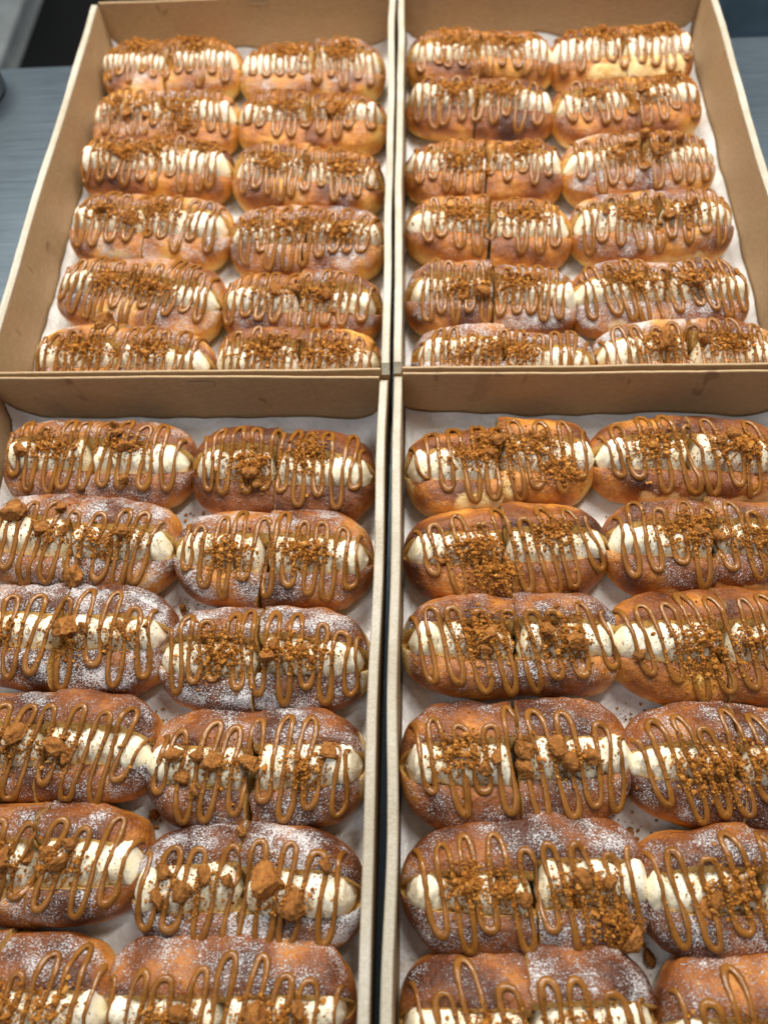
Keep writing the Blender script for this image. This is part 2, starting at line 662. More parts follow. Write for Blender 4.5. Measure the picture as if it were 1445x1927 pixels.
ICO1, ICO1F = ico(1)
ICO4, ICO4F = ico(4)
OCT = np.array([(1, 0, 0), (-1, 0, 0), (0, 1, 0), (0, -1, 0), (0, 0, 1), (0, 0, -1)], float)
OCTF = np.array([[0, 2, 4], [2, 1, 4], [1, 3, 4], [3, 0, 4], [2, 0, 5], [1, 2, 5], [3, 1, 5], [0, 3, 5]])


def make_chunk(seed):
    rng = np.random.default_rng(seed)
    V = ICO4.copy()
    # blocky: clip by random planes, then crumble the surface
    for i in range(9):
        d = rng.normal(size=3)
        d /= np.linalg.norm(d)
        h = rng.uniform(0.38, 0.8)
        s = V @ d
        V = V - np.outer(np.maximum(s - h, 0) * 0.97, d)
    n1 = noise_fn(rng, 1.1, 2)
    n2 = noise_fn(rng, 0.32, 2)
    n3 = noise_fn(rng, 0.17, 2)
    r = 1 + 0.15 * n1(V) + 0.10 * n2(V) + 0.085 * n3(V)
    V = V * r[:, None] * np.array([1.0, rng.uniform(.65, .95), rng.uniform(.45, .7)])
    return mesh_np('biscuit_chunk', V * MM, ICO4F, [M['chunk']])


CHUNKS = [make_chunk(900 + i) for i in range(10)]


def crumb_cloud(points, sizes, rng):
    """one mesh of many small angular crumbs"""
    Vs, Fs, T = [], [], []
    off = 0
    big = sizes > 0.82
    for base, faces, sel in ((ICO1, ICO1F, big), (OCT, OCTF, ~big)):
        P = points[sel]
        S = sizes[sel]
        n = len(P)
        if n == 0:
            continue
        k = len(base)
        q = rng.normal(size=(n, 4))
        q /= np.linalg.norm(q, axis=1)[:, None]
        w, x, y, z = q.T
        R = np.stack([np.stack([1 - 2 * (y * y + z * z), 2 * (x * y - z * w), 2 * (x * z + y * w)], -1),
                      np.stack([2 * (x * y + z * w), 1 - 2 * (x * x + z * z), 2 * (y * z - x * w)], -1),
                      np.stack([2 * (x * z - y * w), 2 * (y * z + x * w), 1 - 2 * (x * x + y * y)], -1)], 1)
        jit = rng.uniform(0.55, 1.25, size=(n, k, 1))
        v = base[None] * jit * rng.uniform(.7, 1.2, size=(n, 1, 3))
        v = np.einsum('nij,nkj->nki', R, v) * S[:, None, None] + P[:, None]
        f = faces[None] + (np.arange(n) * k)[:, None, None] + off
        Vs.append(v.reshape(-1, 3))
        Fs.append(f.reshape(-1, 3))
        T.append(np.repeat(rng.uniform(0.05, 1.0, n), k))
        off += n * k
    return np.concatenate(Vs), np.concatenate(Fs), np.concatenate(T)


# ------------------------------------------------------------------ the buns
def sup(t, p, q):
    return np.maximum(1 - np.abs(t) ** p, 0.0) ** (1.0 / q)


def build_bun(spec, seed):
    rng = np.random.default_rng(seed)
    L = spec['len']
    wd = spec['w'] * 0.507
    hb = rng.uniform(42.0, 46.0) + spec.get('lift', 0)
    hf = rng.uniform(34.0, 37.5)
    wide = 1.6 if spec['box'].startswith('near') else 0.4
    nb = rng.uniform(9.0, 11.5) + wide * .6 + spec.get('openb', 0)
    nf_ = rng.uniform(11.5, 14.5) + wide
    plo, phi_ = (3.2, 4.8) if spec['box'].startswith('near') else (3.6, 5.8)
    pe = {-1: rng.uniform(plo, phi_), 1: rng.uniform(plo, phi_)}
    bend = rng.uniform(-2.5, 2.5)
    big = noise_fn(rng, 60, 2)
    lump = noise_fn(rng, 22, 2)
    patch = noise_fn(rng, 24, 2)
    tone = noise_fn(rng, 45, 2)
    zc = 17.0
    cutx = rng.uniform(-0.05, 0.05) + spec.get('cut', 0.0)
    gap = spec.get('gap', rng.uniform(0.3, 2.0)) * 0.85
    res = dict(bread=[], cream=[])
    allV, allF = [], []
    off = 0

    cutn = noise_fn(rng, 34, 2)
    cutf = noise_fn(rng, 8, 1)
    for side in (-1, 1):
        hb_h = hb + rng.uniform(-3.2, 3.2)
        hf_h = hf + rng.uniform(-1.2, 1.2)
        nbh = nb + rng.uniform(-1.4, 1.4)
        nfh = nf_ + rng.uniform(-1.2, 1.2)
        outer = [(nbh, hb_h - 1.2), (nbh + 2.2, hb_h - .1), (nbh + 7, hb_h + .2), (nbh + 14, hb_h - 3.2), (wd - 2.8, hb_h - 13), (wd - .4, 24), (wd - 1.2, 11), (wd - 7, 2.2), (wd - 15, .2),
                 (0, 0), (-wd + 15, .2), (-wd + 7, 2.0), (-wd + 1.0, 9.5), (-wd, 18), (-wd + 2.6, hf_h - 9.5), (-nfh - 12, hf_h - 2.2), (-nfh - 5, hf_h), (-nfh - 1.8, hf_h - .4), (-nfh, hf_h - 1.8)]
        inner = [(-nfh, hf_h - 1.8), (-nfh + 2.0, hf_h - 9), (-5, 19), (0, 15.5), (4, 18), (nbh - 5.2, hb_h - 18), (nbh - 3.6, hb_h - 8), (nbh, hb_h - 1.2)]
        O = catmull(outer, 54)
        I = catmull(inner, 20)
        P2 = np.vstack([O, I])
        no = len(O)
        npnt = len(P2)
        NX = 30
        e0 = cutx * side
        s = np.linspace(0, 1, NX)
        t = e0 + (1 - e0) * np.sin(s * math.pi / 2) ** 0.96
        t[-1] = 0.9995
        V = np.zeros((NX, npnt, 3))
        for j, tt in enumerate(t):
            sy = max(sup(tt, pe[side], 2.2), .03)
            sz = max(sup(tt, 5.0, 2.3), .03)
            y = P2[:, 0] * sy
            z = zc + (P2[:, 1] - zc) * sz
            V[j, :, 0] = side * tt * L / 2
            V[j, :, 1] = y + bend * (tt * tt - .3)
            V[j, :, 2] = z
        Vf = V.reshape(-1, 3)
        ctr = np.stack([Vf[:, 0], np.zeros(len(Vf)), np.full(len(Vf), 18.0)], -1)
        dirn = Vf - ctr
        dirn[:, 0] = 0
        dirn /= (np.linalg.norm(dirn, axis=1)[:, None] + 1e-6)
        amp = 1.9 * big(Vf) + 1.05 * lump(Vf)
        isin = np.tile(np.arange(npnt) >= no, NX)
        lipw = np.tile(np.concatenate([np.ones(no), np.linspace(1, 0.2, 6), np.full(len(I) - 12, .2), np.linspace(.2, 1, 6)]), NX)
        low = sstep(0, 10, Vf[:, 2])
        Vf = Vf + dirn * (amp * lipw * low)[:, None]
        Vf[:, 2] = np.maximum(Vf[:, 2], 0.0)
        # ragged cut edge at the lip
        rag = noise_fn(rng, 9, 2)(Vf) * 0.7
        edge = np.tile(np.concatenate([np.array([1, .6, .2]), np.zeros(no - 6), np.array([.2, .6, 1]), np.array([1, .5]), np.zeros(len(I) - 4), np.array([.5, 1])]), NX)
        Vf[:, 2] += rag * edge
        faces, mi = [], []
        for j in range(NX - 1):
            for i in range(npnt):
                i2 = (i + 1) % npnt
                if i == no - 1 or i == npnt - 1:
                    continue
                q = [j * npnt + i, j * npnt + i2, (j + 1) * npnt + i2, (j + 1) * npnt + i]
                faces.append(q[::-1] if side > 0 else q)
                mi.append(0 if i < no - 1 else 1)
        # cut face: its own ring of vertices, subdivided as an n-gon
        loop = list(range(no)) + list(range(no + 1, npnt - 1))
        base = len(Vf)
        capV = Vf[loop].copy()
        endV = Vf[[(NX - 1) * npnt + k for k in loop]].copy()
        Vf = np.vstack([Vf, capV, endV])
        c0 = [base + k for k in range(len(loop))]
        c1 = [base + len(loop) + k for k in range(len(loop))]
        faces.append(c0 if side > 0 else c0[::-1])
        mi.append(1)
        faces.append(c1[::-1] if side > 0 else c1)
        mi.append(0)
        # the knife did not go straight
        near = sstep(16, 0, np.abs(Vf[:, 0] - e0 * side * L / 2))
        Vf[:, 0] += near * (1.3 * cutn(Vf * np.array([0, 1, 1])) + 0.9 * cutf(Vf * np.array([0, 1, 1])))
        # half shifts where it was cut through
        yaw = math.radians(rng.normal(0, 1.3)) + math.radians(spec.get('kink', 0) * side)
        dy = rng.normal(0, 1.7) + side * spec.get('step', 0)
        cy, sy_ = math.cos(yaw), math.sin(yaw)
        def place(A):
            A = A.copy()
            x, y = A[:, 0].copy(), A[:, 1].copy()
            A[:, 0] = x * cy - y * sy_ + side * gap * .5
            A[:, 1] = x * sy_ + y * cy + dy
            return A
        raw = Vf.copy()
        Vf = place(Vf)
        me = mesh_np('bread_half', Vf * MM, faces, [M['crust'], M['crumb']], mi)
        nrm = np.zeros(len(Vf) * 3, dtype=np.float32)
        me.vertices.foreach_get('normal', nrm)
        nz = nrm.reshape(-1, 3)[:, 2]
        tn = tone(raw)
        bake = 0.44 + 1.25 * (spec['bake'] - 0.44) + (0.08 if spec['box'].startswith('near') else 0.0) + 0.20 * nz + 0.30 * tn - 0.32 * sstep(27, 8, raw[:, 2])
        # pale strip where the rolls touched while baking
        tt = raw[:, 0] / (L / 2)
        pf = np.zeros(len(raw))
        for (a, b, amt, zt) in spec.get('pale', []):
            inx = sstep(a - .12, a + .05, tt) * sstep(b + .12, b - .05, tt)
            inz = sstep(zt + 14, zt + 6, raw[:, 2] + 2.5 * lump(raw))
            pf = np.maximum(pf, amt * inx * inz * (raw[:, 1] < 0))
        pf = np.maximum(pf, 0.5 * sstep(9, 3, raw[:, 2]))
        for es in spec.get('pend', []):
            pf = np.maximum(pf, 0.95 * sstep(.86, .95, tt * es) * sstep(36, 26, raw[:, 2]))
        sug = (0.68 * spec['sugar'][0 if side < 0 else 1] + 0.32 * spec['sugar'][1 if side < 0 else 0]) * (0.88 if spec['box'].startswith('near') else 0.78)
        sugar = sug * sstep(0.0, 0.62, nz) * np.clip(0.92 + 0.42 * patch(raw), 0.2, 1.4)
        sugar = np.clip(np.maximum(sugar, 0.24 * sstep(0.0, .55, nz)), 0, 1.0)
        for k, arr in (('bake', bake), ('pale', pf), ('sugar', sugar)):
            a = me.attributes.new(k, 'FLOAT', 'POINT')
            a.data.foreach_set('value', np.asarray(arr, dtype=np.float32))
        res['bread'].append(me)
        allV.append(Vf)
        allF += [[v + off for v in f] for f in faces]
        off += len(Vf)

        # ---- piped cream
        NC, NA = 54, 30
        x0 = e0 * L / 2 + 0.6
        x1 = L / 2 * rng.uniform(0.91, 0.97)
        sx = np.linspace(0, 1, NC)
        ce = 0.5 - 0.5 * np.cos(sx * math.pi)
        sx = 0.5 * sx + 0.5 * ce
        th = np.linspace(0, 2 * math.pi, NA, endpoint=False)
        nsh = spec.get('shells', rng.uniform(2.4, 3.4))
        ph0 = rng.uniform(0, 6.28)
        tw = rng.choice([-1, 1]) * 0 + (-1) * rng.uniform(0.10, 0.15)
        lumpc = noise_fn(rng, 30, 2)
        ry0 = 0.5 * (nbh + nfh) + 0.9
        yc0 = 0.5 * (nbh - nfh) - 0.3
        CV = np.zeros((NC, NA, 3))
        top_c = spec.get('cream', 0) + rng.uniform(39.5, 42.0)
        zc0 = 25.5
        rz0 = top_c - zc0
        for j, q in enumerate(sx):
            x = x0 + (x1 - x0) * q
            tt_ = x / (L / 2)
            sy = max(sup(tt_ * 0.95, pe[side], 2.2), .15)
            env = min(1.0, (max(q, 0.001) / 0.07) ** 0.5) * min(1.0, (max(1 - q, 0.0) / 0.09) ** 0.45)
            env = max(env, 0.04)
            u = (x / L * 2 * nsh + ph0 / 6.28)
            saw = (u % 1.0)
            pulse = 0.84 + 0.25 * math.sin(math.pi * saw ** 0.75) ** 0.8
            phase = 3.0 * (th + tw * x + 0.5 * math.sin(2 * math.pi * u))
            ridge = np.abs(np.sin(phase)) ** 0.55
            rr = env * pulse * (0.91 + 0.115 * ridge)
            yy = yc0 * sy + ry0 * (0.45 + .55 * sy) * rr * np.cos(th) * 1.04
            zz = zc0 + (rz0 if True else 0) * (0.55 + .45 * sy) * rr * np.sin(th) * 1.03
            # the cream is pushed up against the taller flap
            zz = zz + 0.40 * (yy - yc0 * sy) * np.clip((zz - 18) / 14, 0, 1)
            yy = yy - 0.10 * (zz - zc0) + bend * (tt_ * tt_ - .3)
            CV[j, :, 0] = side * (x + 1.2 * np.sin(th * 2 + u) * 0.6)
            CV[j, :, 1] = yy
            CV[j, :, 2] = np.maximum(zz, 15.6)
        CVf = CV.reshape(-1, 3)
        cn = CVf - np.array([0, 0, zc0])
        cn[:, 0] = 0
        cn /= np.linalg.norm(cn, axis=1)[:, None] + 1e-6
        CVf = CVf + cn * (1.3 * lumpc(CVf))[:, None]
        CVf = place(CVf)
        cf = []
        for j in range(NC - 1):
            for i in range(NA):
                q = [j * NA + i, j * NA + (i + 1) % NA, (j + 1) * NA + (i + 1) % NA, (j + 1) * NA + i]
                cf.append(q if side < 0 else q[::-1])
        e_ = list(range(NA))
        f_ = [(NC - 1) * NA + i for i in range(NA)]
        cf.append(e_[::-1] if side < 0 else e_)
        cf.append(f_ if side < 0 else f_[::-1])
        res['cream'].append(mesh_np('cream_filling', CVf * MM, cf, [M['cream']]))
        allV.append(CVf)
        allF += [[v + off for v in f] for f in cf]
        off += len(CVf)

    AV = np.concatenate(allV)
    bvh = BVHTree.FromPolygons(AV.tolist(), allF, all_triangles=False)
    down = Vector((0, 0, -1))

    def drop(x, y, tree=bvh):
        h = tree.ray_cast(Vector((x, y, 120.0)), down)
        if h[0] is None:
            return None
        return h[0].z, h[1]

    # ---- caramel zigzag
    loops = spec.get('loops', rng.integers(8, 10)) + (0 if spec['box'].startswith('near') else 1)
    slant = spec.get('slant', 0.0) + rng.normal(0, .04)
    npp = 40
    xa, xb = -L / 2 * rng.uniform(.84, .93), L / 2 * rng.uniform(.86, .93)
    pitch = (xb - xa) / loops
    nphi = int(loops * npp)
    phi = np.linspace(0, loops * 2 * math.pi, nphi)
    lo_i = np.floor(phi / math.pi).astype(int)
    nL = lo_i.max() + 3
    ampb = rng.uniform(0.46, 0.90, nL)
    ampf = rng.uniform(0.52, 1.0, nL)
    xj = rng.normal(0, pitch * 0.10, nL)
    bw = rng.uniform(0.8, 1.2, nL)
    c = np.cos(phi)
    cs = 0.55 * np.sin(math.pi / 2 * c) + 0.45 * c
    half = (phi + math.pi / 2) / math.pi
    hi = np.floor(half).astype(int)
    fr = half - hi
    idx = np.clip(hi, 0, nL - 1)
    # amplitude belongs to the turn; blend only through the middle of the stroke
    am = np.where(cs > 0, ampb[idx], ampf[idx])
    def lerp_arr(a):
        kk = phi / math.pi
        i0 = np.clip(np.floor(kk).astype(int), 0, nL - 2)
        f = sstep(0.2, .8, kk - i0)
        return a[i0] * (1 - f) + a[i0 + 1] * f
    X = xa + phi / (2 * math.pi) * pitch + pitch * 0.135 * lerp_arr(bw) * np.sin(2 * phi) + lerp_arr(xj)
    wob = noise_fn(rng, 30, 2)
    path, nor, rad = [], [], []
    for k in range(nphi):
        x = X[k]
        tt = np.clip(x / (L / 2), -.985, .985)
        hw = wd * sup(tt, pe[-1 if tt < 0 else 1], 2.2)
        ymid = -1.5
        y = ymid + cs[k] * am[k] * (hw - 1.0)
        w3 = np.array([x, y, k * .05])
        x2 = x + slant * (y - ymid) + 1.1 * wob(w3)
        y = y + 0.8 * wob(w3 + 50)
        h = drop(x2, y)
        if h is None or h[0] < 5:
            h2 = drop(x2 * .94, y * .88)
            if h2 is None:
                continue
            x2, y, h = x2 * .94, y * .88, h2
        path.append((x2, y, h[0]))
        nor.append(h[1][:])
        over_turn = abs(cs[k]) ** 6
        rad.append(1.50 + 0.42 * over_turn * (1.25 if cs[k] < 0 else .7) + 0.34 * wob(w3 * 1.7 + 9))
    path = np.array(path)
    nor = np.array(nor)
    nor[:, 2] = np.maximum(nor[:, 2], 0.25)
    rad = np.array(rad) * spec.get('thick', 1.0)
    rad[:4] *= np.linspace(.5, 1, 4)
    rad[-4:] *= np.linspace(1, .35, 4)
    z = path[:, 2]
    ker = np.array([1, 2, 3, 4, 3, 2, 1], float)
    ker /= ker.sum()
    def sm(a):
        p = np.pad(a, 3, mode='edge')
        return np.convolve(p, ker, mode='valid')
    zs = sm(sm(z))
    z = np.maximum(z * .6 + zs * .4, zs - .6)
    z = sm(np.maximum(z, path[:, 2]))
    nor = np.stack([sm(nor[:, i]) for i in range(3)], -1)
    nor /= np.linalg.norm(nor, axis=1)[:, None]
    path[:, 2] = z
    path = np.stack([sm(path[:, 0]), sm(path[:, 1]), path[:, 2]], -1)
    hit = [drop(p[0], p[1]) for p in path]
    hz = np.array([h[0] if h is not None else p[2] for h, p in zip(hit, path)])
    hz = np.where(hz < path[:, 2] - 6, path[:, 2], hz)
    path[:, 2] = np.maximum(path[:, 2], hz)
    path[:, 2] = np.maximum(sm(path[:, 2]), hz - 0.25)
    ctrp = path + nor * (rad * 0.38)[:, None]
    tang = np.gradient(ctrp, axis=0)
    tang /= np.linalg.norm(tang, axis=1)[:, None] + 1e-9
    sidev = np.cross(tang, nor)
    sidev /= np.linalg.norm(sidev, axis=1)[:, None] + 1e-9
    upv = np.cross(sidev, tang)
    NS = 8
    an = np.linspace(0, 2 * math.pi, NS, endpoint=False)
    ring = (ctrp[:, None] + (rad[:, None] * np.cos(an))[:, :, None] * sidev[:, None] * 1.2
            + (rad[:, None] * np.sin(an))[:, :, None] * upv[:, None] * 0.80)
    DV = ring.reshape(-1, 3)
    m = len(ctrp)
    i, j = np.meshgrid(np.arange(NS), np.arange(m - 1))
    DF = np.stack([j * NS + i, j * NS + (i + 1) % NS, (j + 1) * NS + (i + 1) % NS, (j + 1) * NS + i], -1).reshape(-1, 4).tolist()
    DF.append(list(range(NS))[::-1])
    DF.append([(m - 1) * NS + k for k in range(NS)])
    res['drizzle'] = mesh_np('caramel_drizzle', DV * MM, DF, [M['caramel']])

    V2 = np.concatenate([AV, DV])
    F2 = allF + [[v + len(AV) for v in f] for f in DF]
    bvh2 = BVHTree.FromPolygons(V2.tolist(), F2, all_triangles=False)

    # ---- biscuit chunks
    chunks = []
    pts, szs = [], []
    for (ct, cyf, sz) in spec.get('chunks', []):
        x, y = ct * L / 2 + rng.normal(0, 1), cyf * wd
        h = drop(x, y, bvh2)
        if h is None:
            continue
        hh = [drop(x + dx * sz * .3, y + dy * sz * .3, bvh2) for dx, dy in ((1, 0), (-1, 0), (0, 1), (0, -1))]
        zz = max([h[0]] + [q[0] for q in hh if q is not None and q[0] - h[0] < sz * .4])
        chunks.append((x, y, zz + sz * .14, sz * .66, rng.uniform(0, 6.28), rng.normal(0, .35), rng.normal(0, .35), int(rng.integers(0, len(CHUNKS)))))
        for k in range(26):
            a, r_ = rng.uniform(0, 6.28), sz * rng.uniform(.3, .85)
            h3 = drop(x + r_ * math.cos(a), y + r_ * math.sin(a), bvh2)
            if h3 and h3[0] > 6:
                s_ = rng.uniform(.3, 1.0)
                pts.append((x + r_ * math.cos(a), y + r_ * math.sin(a), h3[0] + s_ * .5))
                szs.append(s_)
    # ---- fine crumbs in drifts
    fl_ = list(spec.get('fines', []))
    if spec['box'].startswith('far'):
        fl_.append((rng.uniform(-.1, .1), rng.uniform(-.1, .1), 220, 24, 7))
    else:
        fl_.append((rng.uniform(-.2, .2), -.08, 45, 26, 8))
    for (ct, cyf, amount, sxm, sym) in fl_:
        n = int(amount * (5.7 if spec['box'].startswith('near') else 3.8))
        fx = rng.normal(0, 1, n)
        fy = rng.normal(0, 1, n)
        clump = noise_fn(rng, 7, 2)
        for k in range(n):
            x = ct * L / 2 + fx[k] * sxm
            y = cyf * wd + fy[k] * sym + .25 * fx[k] * rng.normal(0, 2)
            cl = clump(np.array([x, y, 0.0]))
            if cl < -0.25 and rng.uniform() < .75:
                continue
            if abs(x) > L / 2 * .97:
                continue
            h = drop(x, y, bvh2)
            if h is None or h[0] < 8:
                continue
            d = math.exp(-.5 * (fx[k] ** 2 + fy[k] ** 2) / .8)
            s_ = float(np.clip(rng.lognormal(-.66, .52), .25, 2.6)) * (0.75 + .35 * d)
            lift = max(0, cl + .6) * d * rng.uniform(0, 3.4)
            nv = h[1]
            pts.append((x + nv.x * s_ * .3, y + nv.y * s_ * .3, h[0] + s_ * .4 + lift))
            szs.append(s_)
    # scattered dust of crumbs
    for k in range(340):
        x, y = rng.uniform(-.9, .9) * L / 2, rng.normal(-4, 13)
        h = drop(x, y, bvh2)
        if h and h[0] > 10:
            s_ = rng.uniform(.22, .6)
            pts.append((x, y, h[0] + s_ * .35))
            szs.append(s_)
    res['chunks'] = chunks
    cv, cf_, ct_ = crumb_cloud(np.array(pts), np.array(szs), rng)
    res['fines'] = mesh_np('biscuit_crumbs', cv * MM, cf_, [M['fine']], smooth=False, attrs={'tint': ct_})
    return res


def F_(ct, n=420, cy=-0.06, sx=12, sy=6.4):
    return (ct, cy, n, sx, sy)


# box, row, column, x, y, length, angle(deg), width, then what the photo shows on it
R_ = random.Random(7)
BUNS = []


def bun(box, row, col, x, y, ln, ang, w, look, **kw):
    BUNS.append(dict(box=box, row=row, col=col, x=x, y=y, len=ln, ang=ang, w=w, look=look, **kw))


# --- far left box
bun('far left', 0, 0, -251, 449, 150, -3.9, 75, 'sugared bun with many thin drizzle strokes', sugar=(.75, .6), bake=.30, fines=[F_(-.45, 520, .3), F_(.35, 420, .35)], loops=10)
bun('far left', 0, 1, -101, 443, 154, -3.9, 70, 'golden bun under thick crumb drifts', sugar=(.7, .8), bake=.36, fines=[F_(-.35, 640, .1), F_(.4, 600, .1)], chunks=[(.45, .35, 9)])
bun('far left', 1, 0, -246, 370, 151, -1.9, 74, 'bun with biscuit lumps at its left', sugar=(.6, .7), bake=.32, fines=[F_(-.5, 380, -.2), F_(.25, 380, -.1), F_(.3, 260, -.55)], chunks=[(-.6, 0, 11), (-.45, -.35, 10), (-.2, -.3, 9)], gap=2.5)
bun('far left', 1, 1, -96, 361, 150, -4.9, 72, 'bun cleanly split, heavily crumbed', sugar=(.5, .4), bake=.36, fines=[F_(-.35, 640), F_(.35, 560)], chunks=[(.3, -.1, 11)], gap=3.0)
bun('far left', 2, 0, -245, 299, 156, -6.2, 70, 'glossy bun with cream showing right', sugar=(.3, .4), bake=.45, fines=[F_(-.35, 700, -.05, 13), F_(.0, 260, .2), F_(.6, 200, .3)])
bun('far left', 2, 1, -95, 278, 148, -4.3, 71, 'bun crowded with crumbs and drizzle', sugar=(.55, .5), bake=.40, fines=[F_(-.45, 560, .05), F_(.5, 640, -.1)], loops=10)
bun('far left', 3, 0, -238, 218, 155, -6.3, 76, 'bun with pale gold front edge', sugar=(.6, .8), bake=.32, fines=[F_(-.5, 420, -.05), F_(.2, 420, .1), F_(-.1, 300, -.2)], chunks=[(-.5, .0, 12), (.15, .2, 9)], pale=[(-.45, .4, .7, 17)], slant=.05)
bun('far left', 3, 1, -91, 197, 142, -2.5, 76, 'bun with sugar on raised back flap', sugar=(.75, .8), bake=.42, fines=[F_(-.7, 260, 0, 8), F_(-.2, 420), F_(.45, 620, -.12, 13)], slant=.1, openb=-2)
bun('far left', 4, 0, -235, 135, 153, -7.8, 78, 'golden bun with two crumb mounds', sugar=(.75, .7), bake=.34, fines=[F_(-.3, 560, .02, 12), F_(.2, 620, -.12, 14)], pale=[(.0, .8, .7, 14)], slant=.05, loops=10)
bun('far left', 4, 1, -91, 121, 142, -3.3, 68, 'bun with bare cream at right', sugar=(.6, .75), bake=.44, fines=[F_(-.35, 220), F_(.25, 260)], chunks=[(-.3, 0, 14), (-.05, .1, 8), (.35, -.05, 9), (.42, -.4, 8)], pale=[(-.2, .05, .9, 22)], slant=.08)
bun('far left', 5, 0, -237, 63, 155, -0.6, 70, 'bun with biscuit disc on back flap', sugar=(.65, .7), bake=.36, fines=[F_(-.4, 720, .05, 13), F_(.35, 640, .0, 10)], chunks=[(-.18, .72, 14)], slant=.12)
bun('far left', 5, 1, -89, 59, 138, -0.5, 62, 'short bun with domed crumb heaps', sugar=(.4, .4), bake=.42, fines=[F_(-.4, 620, .05), F_(.45, 640, .05)], chunks=[(-.25, .1, 9)], slant=.08)
# --- far right box
bun('far right', 0, 0, 75, 451, 154, -2.3, 66, 'bun with cream showing at left end', sugar=(.3, .5), bake=.42, fines=[F_(-.35, 420, .1), F_(.35, 520, .1)])
bun('far right', 0, 1, 220, 452, 150, 2.6, 72, 'bun with broad pale torn front', sugar=(.4, .4), bake=.48, fines=[F_(-.3, 640, .2, 15), F_(.5, 480, .3)], pale=[(-.5, .75, .95, 26)])
bun('far right', 1, 0, 72, 374, 148, -6.6, 67, 'dark glossy bun with bare left front', sugar=(.05, .4), bake=.66, fines=[F_(-.35, 760, .1, 13), F_(.3, 560, .1)], gap=3.0, loops=8)
bun('far right', 1, 1, 217, 371, 150, 4.0, 70, 'evenly browned bun with cream at right', sugar=(.5, .35), bake=.44, fines=[F_(-.5, 300), F_(.15, 420), F_(.6, 260, .4)], chunks=[(.15, .0, 10)])
bun('far right', 2, 0, 73, 286, 150, -0.2, 72, 'bun with dark gap between two halves', sugar=(.45, .4), bake=.44, fines=[F_(-.35, 480, -.1), F_(.0, 220, -.2), F_(.45, 480, .1)], gap=5.0)
bun('far right', 2, 1, 217, 287, 145, 4.1, 72, 'sugary bun topped with biscuit chunks', sugar=(.8, .8), bake=.38, fines=[F_(-.25, 420, -.1), F_(.2, 300)], chunks=[(-.15, .2, 10), (.05, .4, 12), (.3, .3, 13), (.5, .25, 11), (.15, -.1, 10)])
bun('far right', 3, 0, 74, 208, 150, -3.8, 68, 'golden bun with low flat front', sugar=(.45, .45), bake=.38, fines=[F_(-.35, 620, .05, 12), F_(.4, 620, .05, 12)], gap=3.5, loops=8)
bun('far right', 3, 1, 220, 208, 147, 3.9, 70, 'bun with thick golden cut back flap', sugar=(.85, .6), bake=.40, fines=[F_(-.25, 620, .0, 11), F_(.35, 240)], chunks=[(.12, -.05, 12), (.4, .15, 13), (.35, -.35, 8), (-.6, .1, 8)], lift=3.0, openb=1.5, pale=[(-.1, .6, .7, 12)])
bun('far right', 4, 0, 73, 127, 146, -0.9, 70, 'sugared bun split by a dark notch', sugar=(.75, .8), bake=.46, fines=[F_(-.4, 420, -.1), F_(.3, 480, .05), F_(.05, 160)], chunks=[(-.1, -.25, 12), (-.35, -.3, 8), (.5, .2, 9)], gap=4.0, pale=[(-.35, .5, .8, 12)])
bun('far right', 4, 1, 216, 128, 152, 2.4, 68, 'white-dusted bun with torn pale front', sugar=(.9, .9), bake=.50, fines=[F_(-.35, 720, .08, 14), F_(.35, 480, .1)], chunks=[(.33, -.1, 11)], pale=[(-.55, .55, 1.0, 17)], slant=-.12)
bun('far right', 5, 0, 80, 61, 151, -0.6, 62, 'bun with sugared back, crumbs low', sugar=(.9, .9), bake=.40, fines=[F_(-.4, 300, -.1), F_(.15, 460, -.1), F_(.0, 200)], slant=.05, loops=9)
bun('far right', 5, 1, 229, 63, 152, 1.4, 64, 'bun with large biscuit shard and sugar', sugar=(.9, .75), bake=.38, fines=[F_(-.3, 480, .05, 12), F_(.4, 640, .05, 12)], chunks=[(-.3, .05, 17), (.1, .1, 10)], gap=3.5, slant=-.12)
# --- near left box
bun('near left', 0, 0, -241, -32, 156, -2.9, 74, 'bun with a corner chunk and pale front', sugar=(.55, .62), bake=.42, fines=[F_(-.4, 360, .0, 13), F_(.35, 240, .1)], chunks=[(-.72, -.1, 11), (-.3, .15, 6), (.28, .3, 9), (.33, .0, 11), (.2, .5, 8), (.38, -.65, 7)], pale=[(-.1, .6, .9, 14)], slant=.06)
bun('near left', 0, 1, -94, -42, 143, -1.1, 77, 'dark brown bun with little sugar', sugar=(.38, .14), bake=.62, fines=[F_(-.3, 560, -.15, 12, 8), F_(.3, 420, .1, 8, 9)], chunks=[(-.3, -.3, 11), (-.2, -.5, 8)], slant=-.02, loops=9)
bun('near left', 1, 0, -242, -104, 153, -4.0, 75, 'sugared bun with large scattered chunks', sugar=(.72, .72), bake=.45, fines=[F_(-.1, 140), F_(.3, 240, -.15, 14), F_(.6, 100)], chunks=[(-.6, .28, 15), (-.32, .0, 12), (.1, -.82, 16), (.5, .05, 10), (-.1, .05, 7), (.3, -.3, 8), (-.15, .5, 8)], slant=.12)
bun('near left', 1, 1, -96, -116, 147, -4.0, 76, 'sugared bun with split in back flap', sugar=(.8, .55), bake=.44, fines=[F_(-.4, 420, -.12, 12, 8), F_(.35, 440, .0, 12)], chunks=[(-.66, -.9, 9), (-.02, -.05, 7)], gap=2.5, step=1.6, slant=.08)
bun('near left', 2, 0, -239, -178, 155, -1.7, 78, 'bun with round chunk at its centre', sugar=(.78, .85), bake=.60, fines=[F_(.12, 300, -.15, 8, 8), F_(-.5, 120), F_(.6, 120)], chunks=[(.12, .05, 17), (.3, .05, 8), (.6, .1, 9), (-.5, -.1, 12), (-.62, .0, 10)], gap=4.5, slant=.10, loops=8)
